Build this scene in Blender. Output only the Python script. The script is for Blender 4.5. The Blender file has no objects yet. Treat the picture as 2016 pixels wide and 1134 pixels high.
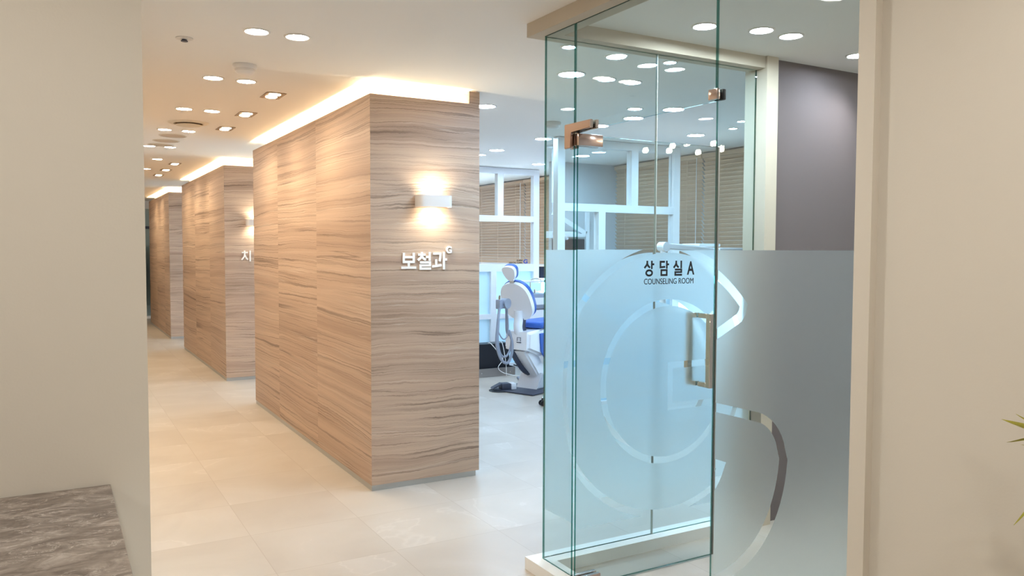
import bpy, bmesh, math, random
from mathutils import Vector, Matrix
random.seed(7)
C = bpy.context.scene
COL = C.collection
PI = math.pi

# ------------------------------------------------------------------ camera
CAM_H = 1.55
ROWS = ((0.86812079, -0.49634225, 0.00326571),      # camera right
        (-0.02040052, -0.04225357, -0.99889862),    # camera down
        (0.49593358, 0.86709804, -0.04680684))      # camera forward
cd = bpy.data.cameras.new('camera')
cd.sensor_width = 36.0
cd.sensor_fit = 'HORIZONTAL'
cd.lens = 1580.14 * 36.0 / 2016.0
cd.clip_start = 0.02
cam = bpy.data.objects.new('camera', cd)
COL.objects.link(cam)
r_, d_, f_ = ROWS
cam.matrix_world = Matrix(((r_[0], -d_[0], -f_[0], 0), (r_[1], -d_[1], -f_[1], 0),
                           (r_[2], -d_[2], -f_[2], CAM_H), (0, 0, 0, 1)))
C.camera = cam

# ------------------------------------------------------------------ world, exposure
w = bpy.data.worlds.new('world')
C.world = w
w.use_nodes = True
w.node_tree.nodes['Background'].inputs[0].default_value = (0.75, 0.85, 1, 1)
w.node_tree.nodes['Background'].inputs[1].default_value = 0.02
C.view_settings.view_transform = 'Standard'
C.view_settings.look = 'None'
C.view_settings.exposure = 0.8
C.view_settings.gamma = 1.0
C.view_settings.use_curve_mapping = False
cy = C.cycles
cy.use_denoising = True
cy.max_bounces = 10
cy.diffuse_bounces = 5
cy.glossy_bounces = 4
cy.transmission_bounces = 8
cy.transparent_max_bounces = 28
cy.sample_clamp_indirect = 6
cy.caustics_reflective = False
cy.caustics_refractive = False
try:
    cy.use_light_tree = True
except Exception:
    pass
# light levels (radiance of the lamp faces)
L_CORR = 100       # corridor downlights
L_LOBBY = 215     # lobby downlights, round the camera
L_DENT = 128      # treatment area downlights
L_ROOM = 180       # counselling room downlights
L_STRIP = 90      # warm light strips on the blocks
P_TWIN = 10       # twin spotlights, watts
P_SCONCE = 5.5
P_WALLSPOT = 14
C_CORR = (1, .87, .70)
C_LOBBY = (1, .955, .885)
C_DENT = (.52, .75, 1)
C_ROOM = (.84, .93, 1)
L_DAY = 12         # daylight on the frosted lower windows
C_DAY = (.60, .82, 1)
C_WARM = (1, .78, .48)
C_STRIP = (1, .80, .50)

CEIL = 2.62

# ------------------------------------------------------------------ materials
def lin(c):
    return tuple(((v / 255.0) / 12.92 if v / 255.0 <= .04045 else (((v / 255.0) + .055) / 1.055) ** 2.4) for v in c)

def nodes_of(name):
    m = bpy.data.materials.new(name)
    m.use_nodes = True
    nt = m.node_tree
    return m, nt, nt.nodes, nt.links

def mat(name, rgb, rough=.5, metal=0.0, spec=.5, bump=0.0, bscale=200, vary=0.0, emit=None, coat=0.0):
    """plain surface with a little procedural variation"""
    m, nt, N, L = nodes_of(name)
    b = N['Principled BSDF']
    col = lin(rgb)
    b.inputs['Base Color'].default_value = (*col, 1)
    b.inputs['Roughness'].default_value = rough
    b.inputs['Metallic'].default_value = metal
    b.inputs['Specular IOR Level'].default_value = spec
    b.inputs['Coat Weight'].default_value = coat
    tc = N.new('ShaderNodeTexCoord')
    if vary:
        n = N.new('ShaderNodeTexNoise')
        n.inputs['Scale'].default_value = 3.0
        n.inputs['Detail'].default_value = 4
        L.new(tc.outputs['Object'], n.inputs['Vector'])
        mr = N.new('ShaderNodeMapRange')
        mr.inputs[3].default_value = 1 - vary
        mr.inputs[4].default_value = 1 + vary
        L.new(n.outputs['Fac'], mr.inputs[0])
        mx = N.new('ShaderNodeVectorMath'); mx.operation = 'SCALE'
        mx.inputs[0].default_value = col
        L.new(mr.outputs[0], mx.inputs['Scale'])
        L.new(mx.outputs[0], b.inputs['Base Color'])
    if bump:
        n = N.new('ShaderNodeTexNoise')
        n.inputs['Scale'].default_value = bscale
        L.new(tc.outputs['Object'], n.inputs['Vector'])
        bp = N.new('ShaderNodeBump')
        bp.inputs['Strength'].default_value = bump
        bp.inputs['Distance'].default_value = .002
        L.new(n.outputs['Fac'], bp.inputs['Height'])
        L.new(bp.outputs[0], b.inputs['Normal'])
    if emit:
        b.inputs['Emission Color'].default_value = (*emit[0], 1)
        b.inputs['Emission Strength'].default_value = emit[1]
    return m

def emis(name, col, s):
    m, nt, N, L = nodes_of(name)
    N.remove(N['Principled BSDF'])
    e = N.new('ShaderNodeEmission')
    e.inputs[0].default_value = (*col, 1)
    e.inputs[1].default_value = s
    L.new(e.outputs[0], N['Material Output'].inputs[0])
    return m

def mathn(N, L, op, a, b=None, c=None):
    n = N.new('ShaderNodeMath'); n.operation = op
    for i, v in enumerate((a, b, c)):
        if v is None: continue
        if isinstance(v, (int, float)): n.inputs[i].default_value = v
        else: L.new(v, n.inputs[i])
    return n.outputs[0]

def mixc(N, L, fac, a, b, mode='MIX'):
    n = N.new('ShaderNodeMix'); n.data_type = 'RGBA'; n.blend_type = mode
    for s, v in ((n.inputs['Factor'], fac), (n.inputs['A'], a), (n.inputs['B'], b)):
        if isinstance(v, (int, float)): s.default_value = v
        elif isinstance(v, tuple): s.default_value = (*v, 1)
        else: L.new(v, s)
    return n.outputs['Result']

def ramp(N, L, fac, stops):
    n = N.new('ShaderNodeValToRGB')
    el = n.color_ramp.elements
    while len(el) < len(stops): el.new(.5)
    for e, (p, c) in zip(el, stops):
        e.position = p; e.color = (*c, 1)
    L.new(fac, n.inputs[0])
    return n.outputs[0]

def stone_cladding():
    """horizontally veined wood-like stone in tall sheets; vein pattern shifts from sheet to sheet"""
    m, nt, N, L = nodes_of('veined_cladding')
    b = N['Principled BSDF']
    geo = N.new('ShaderNodeNewGeometry')
    sp = N.new('ShaderNodeSeparateXYZ'); L.new(geo.outputs['Position'], sp.inputs[0])
    X, Y, Z = sp.outputs
    nx = N.new('ShaderNodeSeparateXYZ'); L.new(geo.outputs['True Normal'], nx.inputs[0])
    side = mathn(N, L, 'GREATER_THAN', mathn(N, L, 'ABSOLUTE', nx.outputs[0]), .5)
    # run along the face: X on the fronts, Y on the long sides
    h = mathn(N, L, 'ADD', mathn(N, L, 'MULTIPLY', Y, mathn(N, L, 'MULTIPLY', side, .45)), mathn(N, L, 'MULTIPLY', X, mathn(N, L, 'SUBTRACT', 1.0, side)))
    sheet = mathn(N, L, 'FLOOR', mathn(N, L, 'DIVIDE', mathn(N, L, 'SUBTRACT', Y, 4.858), 1.2))
    sheet = mathn(N, L, 'ADD', mathn(N, L, 'MULTIPLY', sheet, mathn(N, L, 'MULTIPLY', side, 3.71)), mathn(N, L, 'MULTIPLY', side, 11.3))
    # large slow undulation of the layers
    cb = N.new('ShaderNodeCombineXYZ')
    L.new(mathn(N, L, 'MULTIPLY', h, .8), cb.inputs[0]); L.new(sheet, cb.inputs[1]); L.new(mathn(N, L, 'MULTIPLY', Z, 1.6), cb.inputs[2])
    n1 = N.new('ShaderNodeTexNoise'); n1.inputs['Scale'].default_value = 1.0; n1.inputs['Detail'].default_value = 3
    L.new(cb.outputs[0], n1.inputs['Vector'])
    cbw = N.new('ShaderNodeCombineXYZ')
    L.new(mathn(N, L, 'MULTIPLY', h, 5), cbw.inputs[0]); L.new(sheet, cbw.inputs[1]); L.new(mathn(N, L, 'MULTIPLY', Z, 9), cbw.inputs[2])
    n1b = N.new('ShaderNodeTexNoise'); n1b.inputs['Scale'].default_value = 1.0; n1b.inputs['Detail'].default_value = 4; n1b.inputs['Roughness'].default_value = .62
    L.new(cbw.outputs[0], n1b.inputs['Vector'])
    z2 = mathn(N, L, 'ADD', Z, mathn(N, L, 'ADD', mathn(N, L, 'MULTIPLY', n1.outputs['Fac'], .15), mathn(N, L, 'MULTIPLY', n1b.outputs['Fac'], .024)))
    cbj = N.new('ShaderNodeCombineXYZ')
    L.new(mathn(N, L, 'MULTIPLY', h, 22), cbj.inputs[0]); L.new(sheet, cbj.inputs[1]); L.new(mathn(N, L, 'MULTIPLY', Z, 26), cbj.inputs[2])
    nj = N.new('ShaderNodeTexNoise'); nj.inputs['Scale'].default_value = 1.0; nj.inputs['Detail'].default_value = 5; nj.inputs['Roughness'].default_value = .7
    L.new(cbj.outputs[0], nj.inputs['Vector'])
    z2 = mathn(N, L, 'ADD', z2, mathn(N, L, 'MULTIPLY', nj.outputs['Fac'], .013))
    def layer(fz, fh, detail, off):
        c = N.new('ShaderNodeCombineXYZ')
        L.new(mathn(N, L, 'MULTIPLY', h, fh), c.inputs[0])
        L.new(mathn(N, L, 'ADD', sheet, off), c.inputs[1])
        L.new(mathn(N, L, 'MULTIPLY', z2, fz), c.inputs[2])
        n = N.new('ShaderNodeTexNoise'); n.inputs['Scale'].default_value = 1.0
        n.inputs['Detail'].default_value = detail; n.inputs['Roughness'].default_value = .6
        L.new(c.outputs[0], n.inputs['Vector'])
        return n.outputs['Fac']
    a = layer(5.5, .22, 4, 0)
    fine = layer(34, .5, 5, 5.5)
    col = ramp(N, L, a, [(.28, lin((165, 139, 121))), (.44, lin((186, 160, 141))), (.55, lin((199, 174, 154))), (.72, lin((176, 149, 131)))])
    col = mixc(N, L, .55, col, ramp(N, L, fine, [(.3, (.72, .71, .70)), (.55, (1, 1, 1)), (.75, (1.0, .99, .97))]), 'MULTIPLY')
    # thin dark veins along contours of two stretched fields
    for fz, fh, off, wdt, dark in ((13, .10, 21, .008, .46), (22, .16, 37, .007, .62), (34, .2, 51, .007, .70), (9, .12, 63, .0035, .55)):
        v = layer(fz, fh, 2, off)
        d = mathn(N, L, 'ABSOLUTE', mathn(N, L, 'SUBTRACT', v, .5))
        k = mathn(N, L, 'SUBTRACT', 1.0, mathn(N, L, 'MINIMUM', mathn(N, L, 'DIVIDE', d, wdt * 2.2), 1.0))
        k = mathn(N, L, 'MULTIPLY', k, mathn(N, L, 'MINIMUM', mathn(N, L, 'MAXIMUM', mathn(N, L, 'MULTIPLY', mathn(N, L, 'SUBTRACT', layer(3, 1.1, 2, off + 3), .40), 6), .12), 1.0))
        col = mixc(N, L, mathn(N, L, 'MULTIPLY', k, 1 - dark + .2), col, lin((104, 84, 72)))
    # pale thin streaks
    v = layer(15, .3, 2, 77)
    d = mathn(N, L, 'ABSOLUTE', mathn(N, L, 'SUBTRACT', v, .44))
    k = mathn(N, L, 'SUBTRACT', 1.0, mathn(N, L, 'MINIMUM', mathn(N, L, 'DIVIDE', d, .012), 1.0))
    col = mixc(N, L, mathn(N, L, 'MULTIPLY', k, .35), col, lin((214, 199, 184)))
    jz = mathn(N, L, 'LESS_THAN', mathn(N, L, 'ABSOLUTE', mathn(N, L, 'SUBTRACT', Z, 1.532)), .0016)
    col = mixc(N, L, mathn(N, L, 'MULTIPLY', jz, .35), col, lin((214, 198, 182)))
    L.new(col, b.inputs['Base Color'])
    b.inputs['Roughness'].default_value = .48
    b.inputs['Specular IOR Level'].default_value = .35
    return m

def floor_tiles():
    m, nt, N, L = nodes_of('floor_tile')
    b = N['Principled BSDF']
    geo = N.new('ShaderNodeNewGeometry')
    sp = N.new('ShaderNodeSeparateXYZ'); L.new(geo.outputs['Position'], sp.inputs[0])
    u = mathn(N, L, 'DIVIDE', mathn(N, L, 'SUBTRACT', sp.outputs[0], .84 - 6), .606)
    v = mathn(N, L, 'DIVIDE', mathn(N, L, 'SUBTRACT', sp.outputs[1], 4.035 - 12), .59)
    def joint(t):
        f = mathn(N, L, 'FRACT', t)
        d = mathn(N, L, 'MINIMUM', f, mathn(N, L, 'SUBTRACT', 1.0, f))
        return mathn(N, L, 'LESS_THAN', d, .0032)
    jt = mathn(N, L, 'MAXIMUM', joint(u), joint(v))
    cell = N.new('ShaderNodeCombineXYZ')
    L.new(mathn(N, L, 'FLOOR', u), cell.inputs[0]); L.new(mathn(N, L, 'FLOOR', v), cell.inputs[1])
    wn = N.new('ShaderNodeTexWhiteNoise'); L.new(cell.outputs[0], wn.inputs['Vector'])
    off = N.new('ShaderNodeVectorMath'); off.operation = 'MULTIPLY_ADD'
    L.new(wn.outputs['Color'], off.inputs[0]); off.inputs[1].default_value = (9, 9, 9); L.new(geo.outputs['Position'], off.inputs[2])
    n = N.new('ShaderNodeTexNoise'); n.inputs['Scale'].default_value = 1.3; n.inputs['Detail'].default_value = 5; n.inputs['Distortion'].default_value = .8
    L.new(off.outputs[0], n.inputs['Vector'])
    col = ramp(N, L, n.outputs['Fac'], [(.3, lin((183, 173, 162))), (.5, lin((191, 182, 171))), (.7, lin((198, 190, 181)))])
    d = mathn(N, L, 'ABSOLUTE', mathn(N, L, 'SUBTRACT', n.outputs['Fac'], .62))
    k = mathn(N, L, 'SUBTRACT', 1.0, mathn(N, L, 'MINIMUM', mathn(N, L, 'DIVIDE', d, .012), 1.0))
    col = mixc(N, L, mathn(N, L, 'MULTIPLY', k, .18), col, lin((232, 226, 218)))
    col = mixc(N, L, mathn(N, L, 'MULTIPLY', jt, .55), col, lin((164, 150, 136)))
    L.new(col, b.inputs['Base Color'])
    b.inputs['Roughness'].default_value = .36
    b.inputs['Specular IOR Level'].default_value = .4
    return m

def marble():
    m, nt, N, L = nodes_of('brown_grey_marble')
    b = N['Principled BSDF']
    tc = N.new('ShaderNodeTexCoord')
    mp = N.new('ShaderNodeMapping'); mp.inputs['Scale'].default_value = (8, 15, 8); mp.inputs['Rotation'].default_value = (0, 0, .12)
    L.new(tc.outputs['Object'], mp.inputs[0])
    n = N.new('ShaderNodeTexNoise'); n.inputs['Scale'].default_value = 1; n.inputs['Detail'].default_value = 10; n.inputs['Distortion'].default_value = 1.6; n.inputs['Roughness'].default_value = .68
    L.new(mp.outputs[0], n.inputs['Vector'])
    col = ramp(N, L, n.outputs['Fac'], [(.28, lin((78, 67, 60))), (.45, lin((116, 104, 95))), (.57, lin((142, 130, 120))), (.75, lin((182, 172, 162)))])
    n2 = N.new('ShaderNodeTexNoise'); n2.inputs['Scale'].default_value = .55; n2.inputs['Detail'].default_value = 9; n2.inputs['Roughness'].default_value = .62; n2.inputs['Distortion'].default_value = 2.2
    L.new(mp.outputs[0], n2.inputs['Vector'])
    d = mathn(N, L, 'ABSOLUTE', mathn(N, L, 'SUBTRACT', n2.outputs['Fac'], .54))
    k = mathn(N, L, 'SUBTRACT', 1.0, mathn(N, L, 'MINIMUM', mathn(N, L, 'DIVIDE', d, .011), 1.0))
    col = mixc(N, L, mathn(N, L, 'MULTIPLY', k, .55), col, lin((214, 205, 195)))
    L.new(col, b.inputs['Base Color'])
    b.inputs['Roughness'].default_value = .35
    return m

def schlick(N, L, f0=.04):
    geo = N.new('ShaderNodeNewGeometry')
    dt = N.new('ShaderNodeVectorMath'); dt.operation = 'DOT_PRODUCT'
    L.new(geo.outputs['Normal'], dt.inputs[0]); L.new(geo.outputs['Incoming'], dt.inputs[1])
    c = mathn(N, L, 'SUBTRACT', 1.0, mathn(N, L, 'ABSOLUTE', dt.outputs['Value']))
    return mathn(N, L, 'MULTIPLY_ADD', mathn(N, L, 'POWER', c, 5.0), 1 - f0, f0)

def clear_glass(name, tint, f0=.04):
    m, nt, N, L = nodes_of(name)
    N.remove(N['Principled BSDF'])
    t = N.new('ShaderNodeBsdfTransparent'); t.inputs[0].default_value = (*tint, 1)
    g = N.new('ShaderNodeBsdfGlossy'); g.inputs['Roughness'].default_value = 0.0
    mx = N.new('ShaderNodeMixShader')
    L.new(schlick(N, L, f0), mx.inputs[0]); L.new(t.outputs[0], mx.inputs[1]); L.new(g.outputs[0], mx.inputs[2])
    L.new(mx.outputs[0], N['Material Output'].inputs[0])
    return m

def frost(name, tint, trans):
    m, nt, N, L = nodes_of(name)
    N.remove(N['Principled BSDF'])
    t = N.new('ShaderNodeBsdfTranslucent'); t.inputs[0].default_value = (*tint, 1)
    r = N.new('ShaderNodeBsdfRefraction'); r.inputs[0].default_value = (*tint, 1); r.inputs['Roughness'].default_value = .85; r.inputs['IOR'].default_value = 1.2
    mx = N.new('ShaderNodeMixShader'); mx.inputs[0].default_value = trans
    L.new(r.outputs[0], mx.inputs[1]); L.new(t.outputs[0], mx.inputs[2])
    df = N.new('ShaderNodeBsdfDiffuse'); df.inputs[0].default_value = (*tint, 1)
    m2 = N.new('ShaderNodeMixShader'); m2.inputs[0].default_value = .03
    L.new(mx.outputs[0], m2.inputs[1]); L.new(df.outputs[0], m2.inputs[2])
    L.new(m2.outputs[0], N['Material Output'].inputs[0])
    return m

M = {}
M['floor'] = floor_tiles()
M['clad'] = stone_cladding()
M['marble'] = marble()
M['ceil'] = mat('ceiling_paint', (238, 234, 229), .9, spec=.2, bump=.05)
M['cream'] = mat('cream_wall_paint', (215, 208, 196), .85, spec=.2, bump=.08, bscale=150)
M['header'] = mat('tan_cream_header_paint', (200, 188, 171), .85, spec=.2)
M['white'] = mat('white_paint', (236, 234, 230), .6)
M['grey_wall'] = mat('grey_wall_fabric', (104, 94, 96), 0.85, bump=.08, bscale=500, spec=.2)
M['blue_grey'] = mat('pale_grey_wall_paint', (205, 206, 208), .8, spec=.2)
M['alu'] = mat('brushed_aluminium', (190, 190, 188), .42, .7, bump=.05)
M['steel'] = mat('stainless_steel', (168, 160, 156), .35, .9, bump=.05)
M['bronze'] = mat('polished_bronze_steel', (196, 174, 162), .2, 1.0)
M['chrome'] = mat('polished_steel', (205, 198, 188), .1, 1.0)
M['lampbox'] = mat('white_powder_coat', (232, 226, 222), .45)
M['trimring'] = mat('downlight_trim_white', (222, 216, 210), .5)
M['letter'] = mat('white_acrylic', (245, 243, 241), .35)
M['black'] = mat('black_vinyl', (10, 10, 14), .5)
M['black_plastic'] = mat('black_plastic', (22, 23, 32), .4)
M['dark_grey'] = mat('dark_grey_plastic', (62, 66, 82), .5)
M['grey'] = mat('grey_plastic', (150, 156, 172), .45)
M['light_grey'] = mat('light_grey_plastic', (206, 208, 214), .4)
M['hose'] = mat('grey_hose', (148, 154, 170), .5)
M['shell'] = mat('white_chair_shell', (246, 246, 249), .3, coat=.3)
M['blue'] = mat('blue_vinyl', (56, 100, 182), .42)
M['frame'] = mat('white_lacquered_frame', (238, 238, 240), .4)
M['slat'] = mat('tan_wood_slat', (216, 184, 154), .42, vary=.06)
M['panel'] = mat('pale_blue_laminate', (216, 230, 240), .4)
def frosted_panel():
    m, nt, N, L = nodes_of('frosted_infill')
    b = N['Principled BSDF']
    b.inputs['Base Color'].default_value = (*lin((196, 222, 238)), 1); b.inputs['Roughness'].default_value = .35
    t = N.new('ShaderNodeBsdfTranslucent'); t.inputs[0].default_value = (*lin((190, 226, 244)), 1)
    mx = N.new('ShaderNodeMixShader'); mx.inputs[0].default_value = .3
    L.new(b.outputs[0], mx.inputs[1]); L.new(t.outputs[0], mx.inputs[2]); L.new(mx.outputs[0], N['Material Output'].inputs[0])
    return m
M['panel'] = frosted_panel()
M['dim_day'] = emis('dimmed_frosted_window', C_DAY, L_DAY * .28)  # panes of the two near bays, put in to brighten the ceiling, set dimmer
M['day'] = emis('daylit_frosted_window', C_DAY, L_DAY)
M['screen'] = mat('dark_screen', (26, 30, 44), .15)
M['teal'] = mat('lit_teal_screen', (90, 190, 190), .3, emit=((.35, .85, .85), .8))
M['logo'] = mat('blue_print', (36, 66, 170), .5)
M['leaf'] = mat('yellow_green_leaf', (190, 184, 78), .5, vary=.15)
M['soil'] = mat('soil', (62, 46, 36), .95, bump=.8, bscale=60)
M['pot'] = mat('white_ceramic', (228, 224, 216), .25)
M['duct'] = mat('vent_brown', (150, 118, 84), .6)
GT = (.925, .98, .985)
M['glass'] = clear_glass('clear_greenish_glass', GT)
M['pane'] = clear_glass('partition_glass', (.97, .985, .99), .03)
M['edge'] = clear_glass('glass_edge_green', (.10, .34, .30), .1)
M['reflection'] = mat('door_edge_reflection', (150, 138, 132), .35)
M['seam'] = mat('clear_silicone', (186, 196, 194), .3)
M['frost'] = frost('frosted_film', (.95, .99, 1), .12)
M['shade'] = clear_glass('pendant_shade_glass', (.93, .93, .92))

# ------------------------------------------------------------------ mesh helpers
def bx(bm, x0, x1, y0, y1, z0, z1, mi=0):
    vs = [bm.verts.new((x, y, z)) for x in (x0, x1) for y in (y0, y1) for z in (z0, z1)]
    fs = []
    for q in ((0, 1, 3, 2), (4, 6, 7, 5), (0, 4, 5, 1), (2, 3, 7, 6), (0, 2, 6, 4), (1, 5, 7, 3)):
        f = bm.faces.new([vs[i] for i in q]); f.material_index = mi; fs.append(f)
    return vs

def rbox(bm, x0, x1, y0, y1, z0, z1, r=.01, seg=2):
    t = bmesh.new(); bx(t, x0, x1, y0, y1, z0, z1)
    bmesh.ops.bevel(t, geom=t.edges[:], offset=r, segments=seg, affect='EDGES', profile=.5)
    join(bm, t)

def join(bm, t):
    mp = {}
    for v in t.verts: mp[v] = bm.verts.new(v.co)
    for f in t.faces:
        nf = bm.faces.new([mp[v] for v in f.verts]); nf.smooth = f.smooth; nf.material_index = f.material_index
    t.free()

def cyl(bm, p0, p1, r0, r1=None, n=20, cap=True):
    p0, p1 = Vector(p0), Vector(p1)
    if r1 is None: r1 = r0
    d = (p1 - p0).normalized()
    a = d.orthogonal().normalized(); b = d.cross(a)
    A, B = [], []
    for i in range(n):
        t = 2 * PI * i / n
        o = a * math.cos(t) + b * math.sin(t)
        A.append(bm.verts.new(p0 + o * r0)); B.append(bm.verts.new(p1 + o * r1))
    for i in range(n):
        f = bm.faces.new((A[i], A[(i + 1) % n], B[(i + 1) % n], B[i])); f.smooth = True
    if cap:
        bm.faces.new(A[::-1]); bm.faces.new(B)

def spline(pts, k=8):
    P = [Vector(p) for p in pts]
    if len(P) < 3: return P
    P = [2 * P[0] - P[1]] + P + [2 * P[-1] - P[-2]]
    out = []
    for i in range(1, len(P) - 2):
        for j in range(k):
            t = j / k
            out.append(.5 * ((2 * P[i]) + (P[i + 1] - P[i - 1]) * t + (2 * P[i - 1] - 5 * P[i] + 4 * P[i + 1] - P[i + 2]) * t * t + (3 * P[i] - P[i - 1] - 3 * P[i + 1] + P[i + 2]) * t ** 3))
    out.append(P[-2])
    return out

def tube(bm, pts, r, n=10, smooth=True, rr=None):
    P = spline(pts) if smooth else [Vector(p) for p in pts]
    up = None
    rings = []
    for i, p in enumerate(P):
        d = (P[min(i + 1, len(P) - 1)] - P[max(i - 1, 0)]).normalized()
        if up is None: up = d.orthogonal().normalized()
        up = (up - d * up.dot(d))
        if up.length < 1e-4: up = d.orthogonal()
        up.normalize()
        b = d.cross(up)
        q = r if rr is None else r * rr(i / max(1, len(P) - 1), i)
        rings.append([bm.verts.new(p + (up * math.cos(2 * PI * j / n) + b * math.sin(2 * PI * j / n)) * q) for j in range(n)])
    for A, B in zip(rings, rings[1:]):
        for j in range(n):
            f = bm.faces.new((A[j], A[(j + 1) % n], B[(j + 1) % n], B[j])); f.smooth = True
    bm.faces.new(rings[0][::-1]); bm.faces.new(rings[-1])

def lathe(bm, prof, n=32, c=(0, 0, 0), close=False):
    rings = []
    for r, z in prof:
        rings.append([bm.verts.new((c[0] + max(r, 1e-5) * math.cos(2 * PI * j / n), c[1] + max(r, 1e-5) * math.sin(2 * PI * j / n), c[2] + z)) for j in range(n)])
    prs = list(zip(rings, rings[1:])) + ([(rings[-1], rings[0])] if close else [])
    for A, B in prs:
        for j in range(n):
            f = bm.faces.new((A[j], A[(j + 1) % n], B[(j + 1) % n], B[j])); f.smooth = True

def prism(bm, poly, to3, d0, d1, bevel=0):
    """poly: 2D outline; to3(u, v, d) gives the point"""
    t = bmesh.new()
    A = [t.verts.new(to3(u, v, d0)) for u, v in poly]
    B = [t.verts.new(to3(u, v, d1)) for u, v in poly]
    n = len(poly)
    t.faces.new(A[::-1]); t.faces.new(B)
    for i in range(n):
        f = t.faces.new((A[i], A[(i + 1) % n], B[(i + 1) % n], B[i]))
        f.smooth = n > 12
    if bevel:
        cap = [e for e in t.edges if (e.verts[0] in A and e.verts[1] in A) or (e.verts[0] in B and e.verts[1] in B)]
        bmesh.ops.bevel(t, geom=cap, offset=bevel, segments=3, affect='EDGES')
        if n > 12:
            for f in t.faces: f.smooth = len(f.verts) < 6
    join(bm, t)

def obj(name, bm, m, parent=None, fix=True):
    if fix: bmesh.ops.recalc_face_normals(bm, faces=bm.faces[:])
    me = bpy.data.meshes.new(name); bm.to_mesh(me); bm.free()
    for q in (m if isinstance(m, (list, tuple)) else [m]): me.materials.append(q)
    try:
        me.set_sharp_from_angle(angle=math.radians(40))
    except Exception:
        pass
    o = bpy.data.objects.new(name, me); COL.objects.link(o)
    if parent: o.parent = parent
    return o

def tag(o, label=None, cat=None, group=None, kind=None):
    for k, v in (('label', label), ('category', cat), ('group', group), ('kind', kind)):
        if v: o[k] = v
    return o

def thing(name, label, cat, loc=(0, 0, 0), rz=0, group=None, kind=None):
    o = bpy.data.objects.new(name, None); COL.objects.link(o)
    o.empty_display_size = .1
    o.location = loc; o.rotation_euler = (0, 0, rz)
    return tag(o, label, cat, group, kind)

def box(name, m, parent, *a):
    bm = bmesh.new(); bx(bm, *a)
    return obj(name, bm, m, parent)

def struct(name, m, label, *a, cat=None):
    o = box(name, m, None, *a)
    return tag(o, label, cat or name.split('_')[0], kind='structure')

def dup(root, loc=None, rz=None, label=None, group=None):
    r = root.copy(); COL.objects.link(r)
    if loc is not None: r.location = loc
    if rz is not None: r.rotation_euler = (0, 0, rz)
    if label: r['label'] = label
    if group: r['group'] = group
    for ch in list(root.children):
        c = ch.copy(); COL.objects.link(c); c.parent = r
        for g in list(ch.children):
            d = g.copy(); COL.objects.link(d); d.parent = c
    return r

def text_mesh(name, s, size, depth, bold, m, parent, loc, rot, spacing=1.0):
    cu = bpy.data.curves.new(name, 'FONT')
    cu.body = s; cu.size = size; cu.extrude = depth; cu.offset = bold
    cu.space_character = spacing
    o = bpy.data.objects.new(name, cu); COL.objects.link(o)
    bpy.context.view_layer.update()
    me = bpy.data.meshes.new_from_object(o.evaluated_get(bpy.context.evaluated_depsgraph_get()))
    bpy.data.objects.remove(o)
    # normalise to the origin: left edge at 0, bottom at 0
    xs = [v.co.x for v in me.vertices]; ys = [v.co.y for v in me.vertices]
    for v in me.vertices: v.co.x -= min(xs); v.co.y -= min(ys)
    wd, ht = max(xs) - min(xs), max(ys) - min(ys)
    me.materials.clear(); me.materials.append(m)
    me.name = name
    q = bpy.data.objects.new(name, me); COL.objects.link(q)
    q.parent = parent; q.location = loc; q.rotation_euler = rot
    return q, wd, ht

def fit_text(q, wd, ht, W, H):
    q.scale = (W / wd, H / ht, 1)

def el(cx, cy_, rx, ry, n=28): return [(cx + rx * math.cos(2 * PI * i / n), cy_ + ry * math.sin(2 * PI * i / n)) for i in range(n)]
RIEUL = [(.16, .41), (.90, .41), (.90, .24), (.20, .24), (.20, .06), (.98, .06)]
SIOT = [[(.30, 1), (.30, .84), (.22, .70), (.02, .53)], [(.31, .80), (.40, .66), (.58, .55)]]
GLYPHS = {   # Hangul syllables as strokes in a unit box; 'o' closes a loop
    'bo': [[(.17, 1), (.17, .36)], [(.83, 1), (.83, .36)], [(.17, .72), (.83, .72)], [(.10, .42), (.90, .42)], [(.5, .42), (.5, .06)], [(0, .065), (1, .065)]],
    'cheol': [[(.30, 1.0), (.30, .86)], [(.02, .85), (.58, .85)], [(.31, .84), (.24, .68), (.01, .53)], [(.33, .72), (.44, .62), (.60, .56)],
              [(.88, 1), (.88, .50)], [(.60, .72), (.88, .72)], RIEUL],
    'gwa': [[(.06, .90), (.56, .90), (.54, .66), (.50, .46)], [(.27, .58), (.27, .22)], [(0, .18), (.30, .20), (.64, .25)], [(.79, 1), (.79, 0)], [(.79, .57), (1, .57)]],
    'chi': [[(.32, 1), (.32, .86)], [(.02, .82), (.66, .82)], [(.35, .82), (.28, .45), (0, .14)], [(.36, .58), (.48, .32), (.66, .16)], [(.90, 1), (.90, 0)]],
    'sang': SIOT + [[(.76, 1), (.76, .46)], [(.76, .77), (1, .77)], ['o'] + el(.50, .21, .30, .17)],
    'dam': [[(.58, .93), (.10, .93), (.10, .57), (.62, .60)], [(.80, 1), (.80, .47)], [(.80, .76), (1.04, .76)], ['o', (.20, .38), (.80, .38), (.80, .06), (.20, .06)]],
    'sil': SIOT + [[(.88, 1), (.88, .49)], RIEUL],
}
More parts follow.
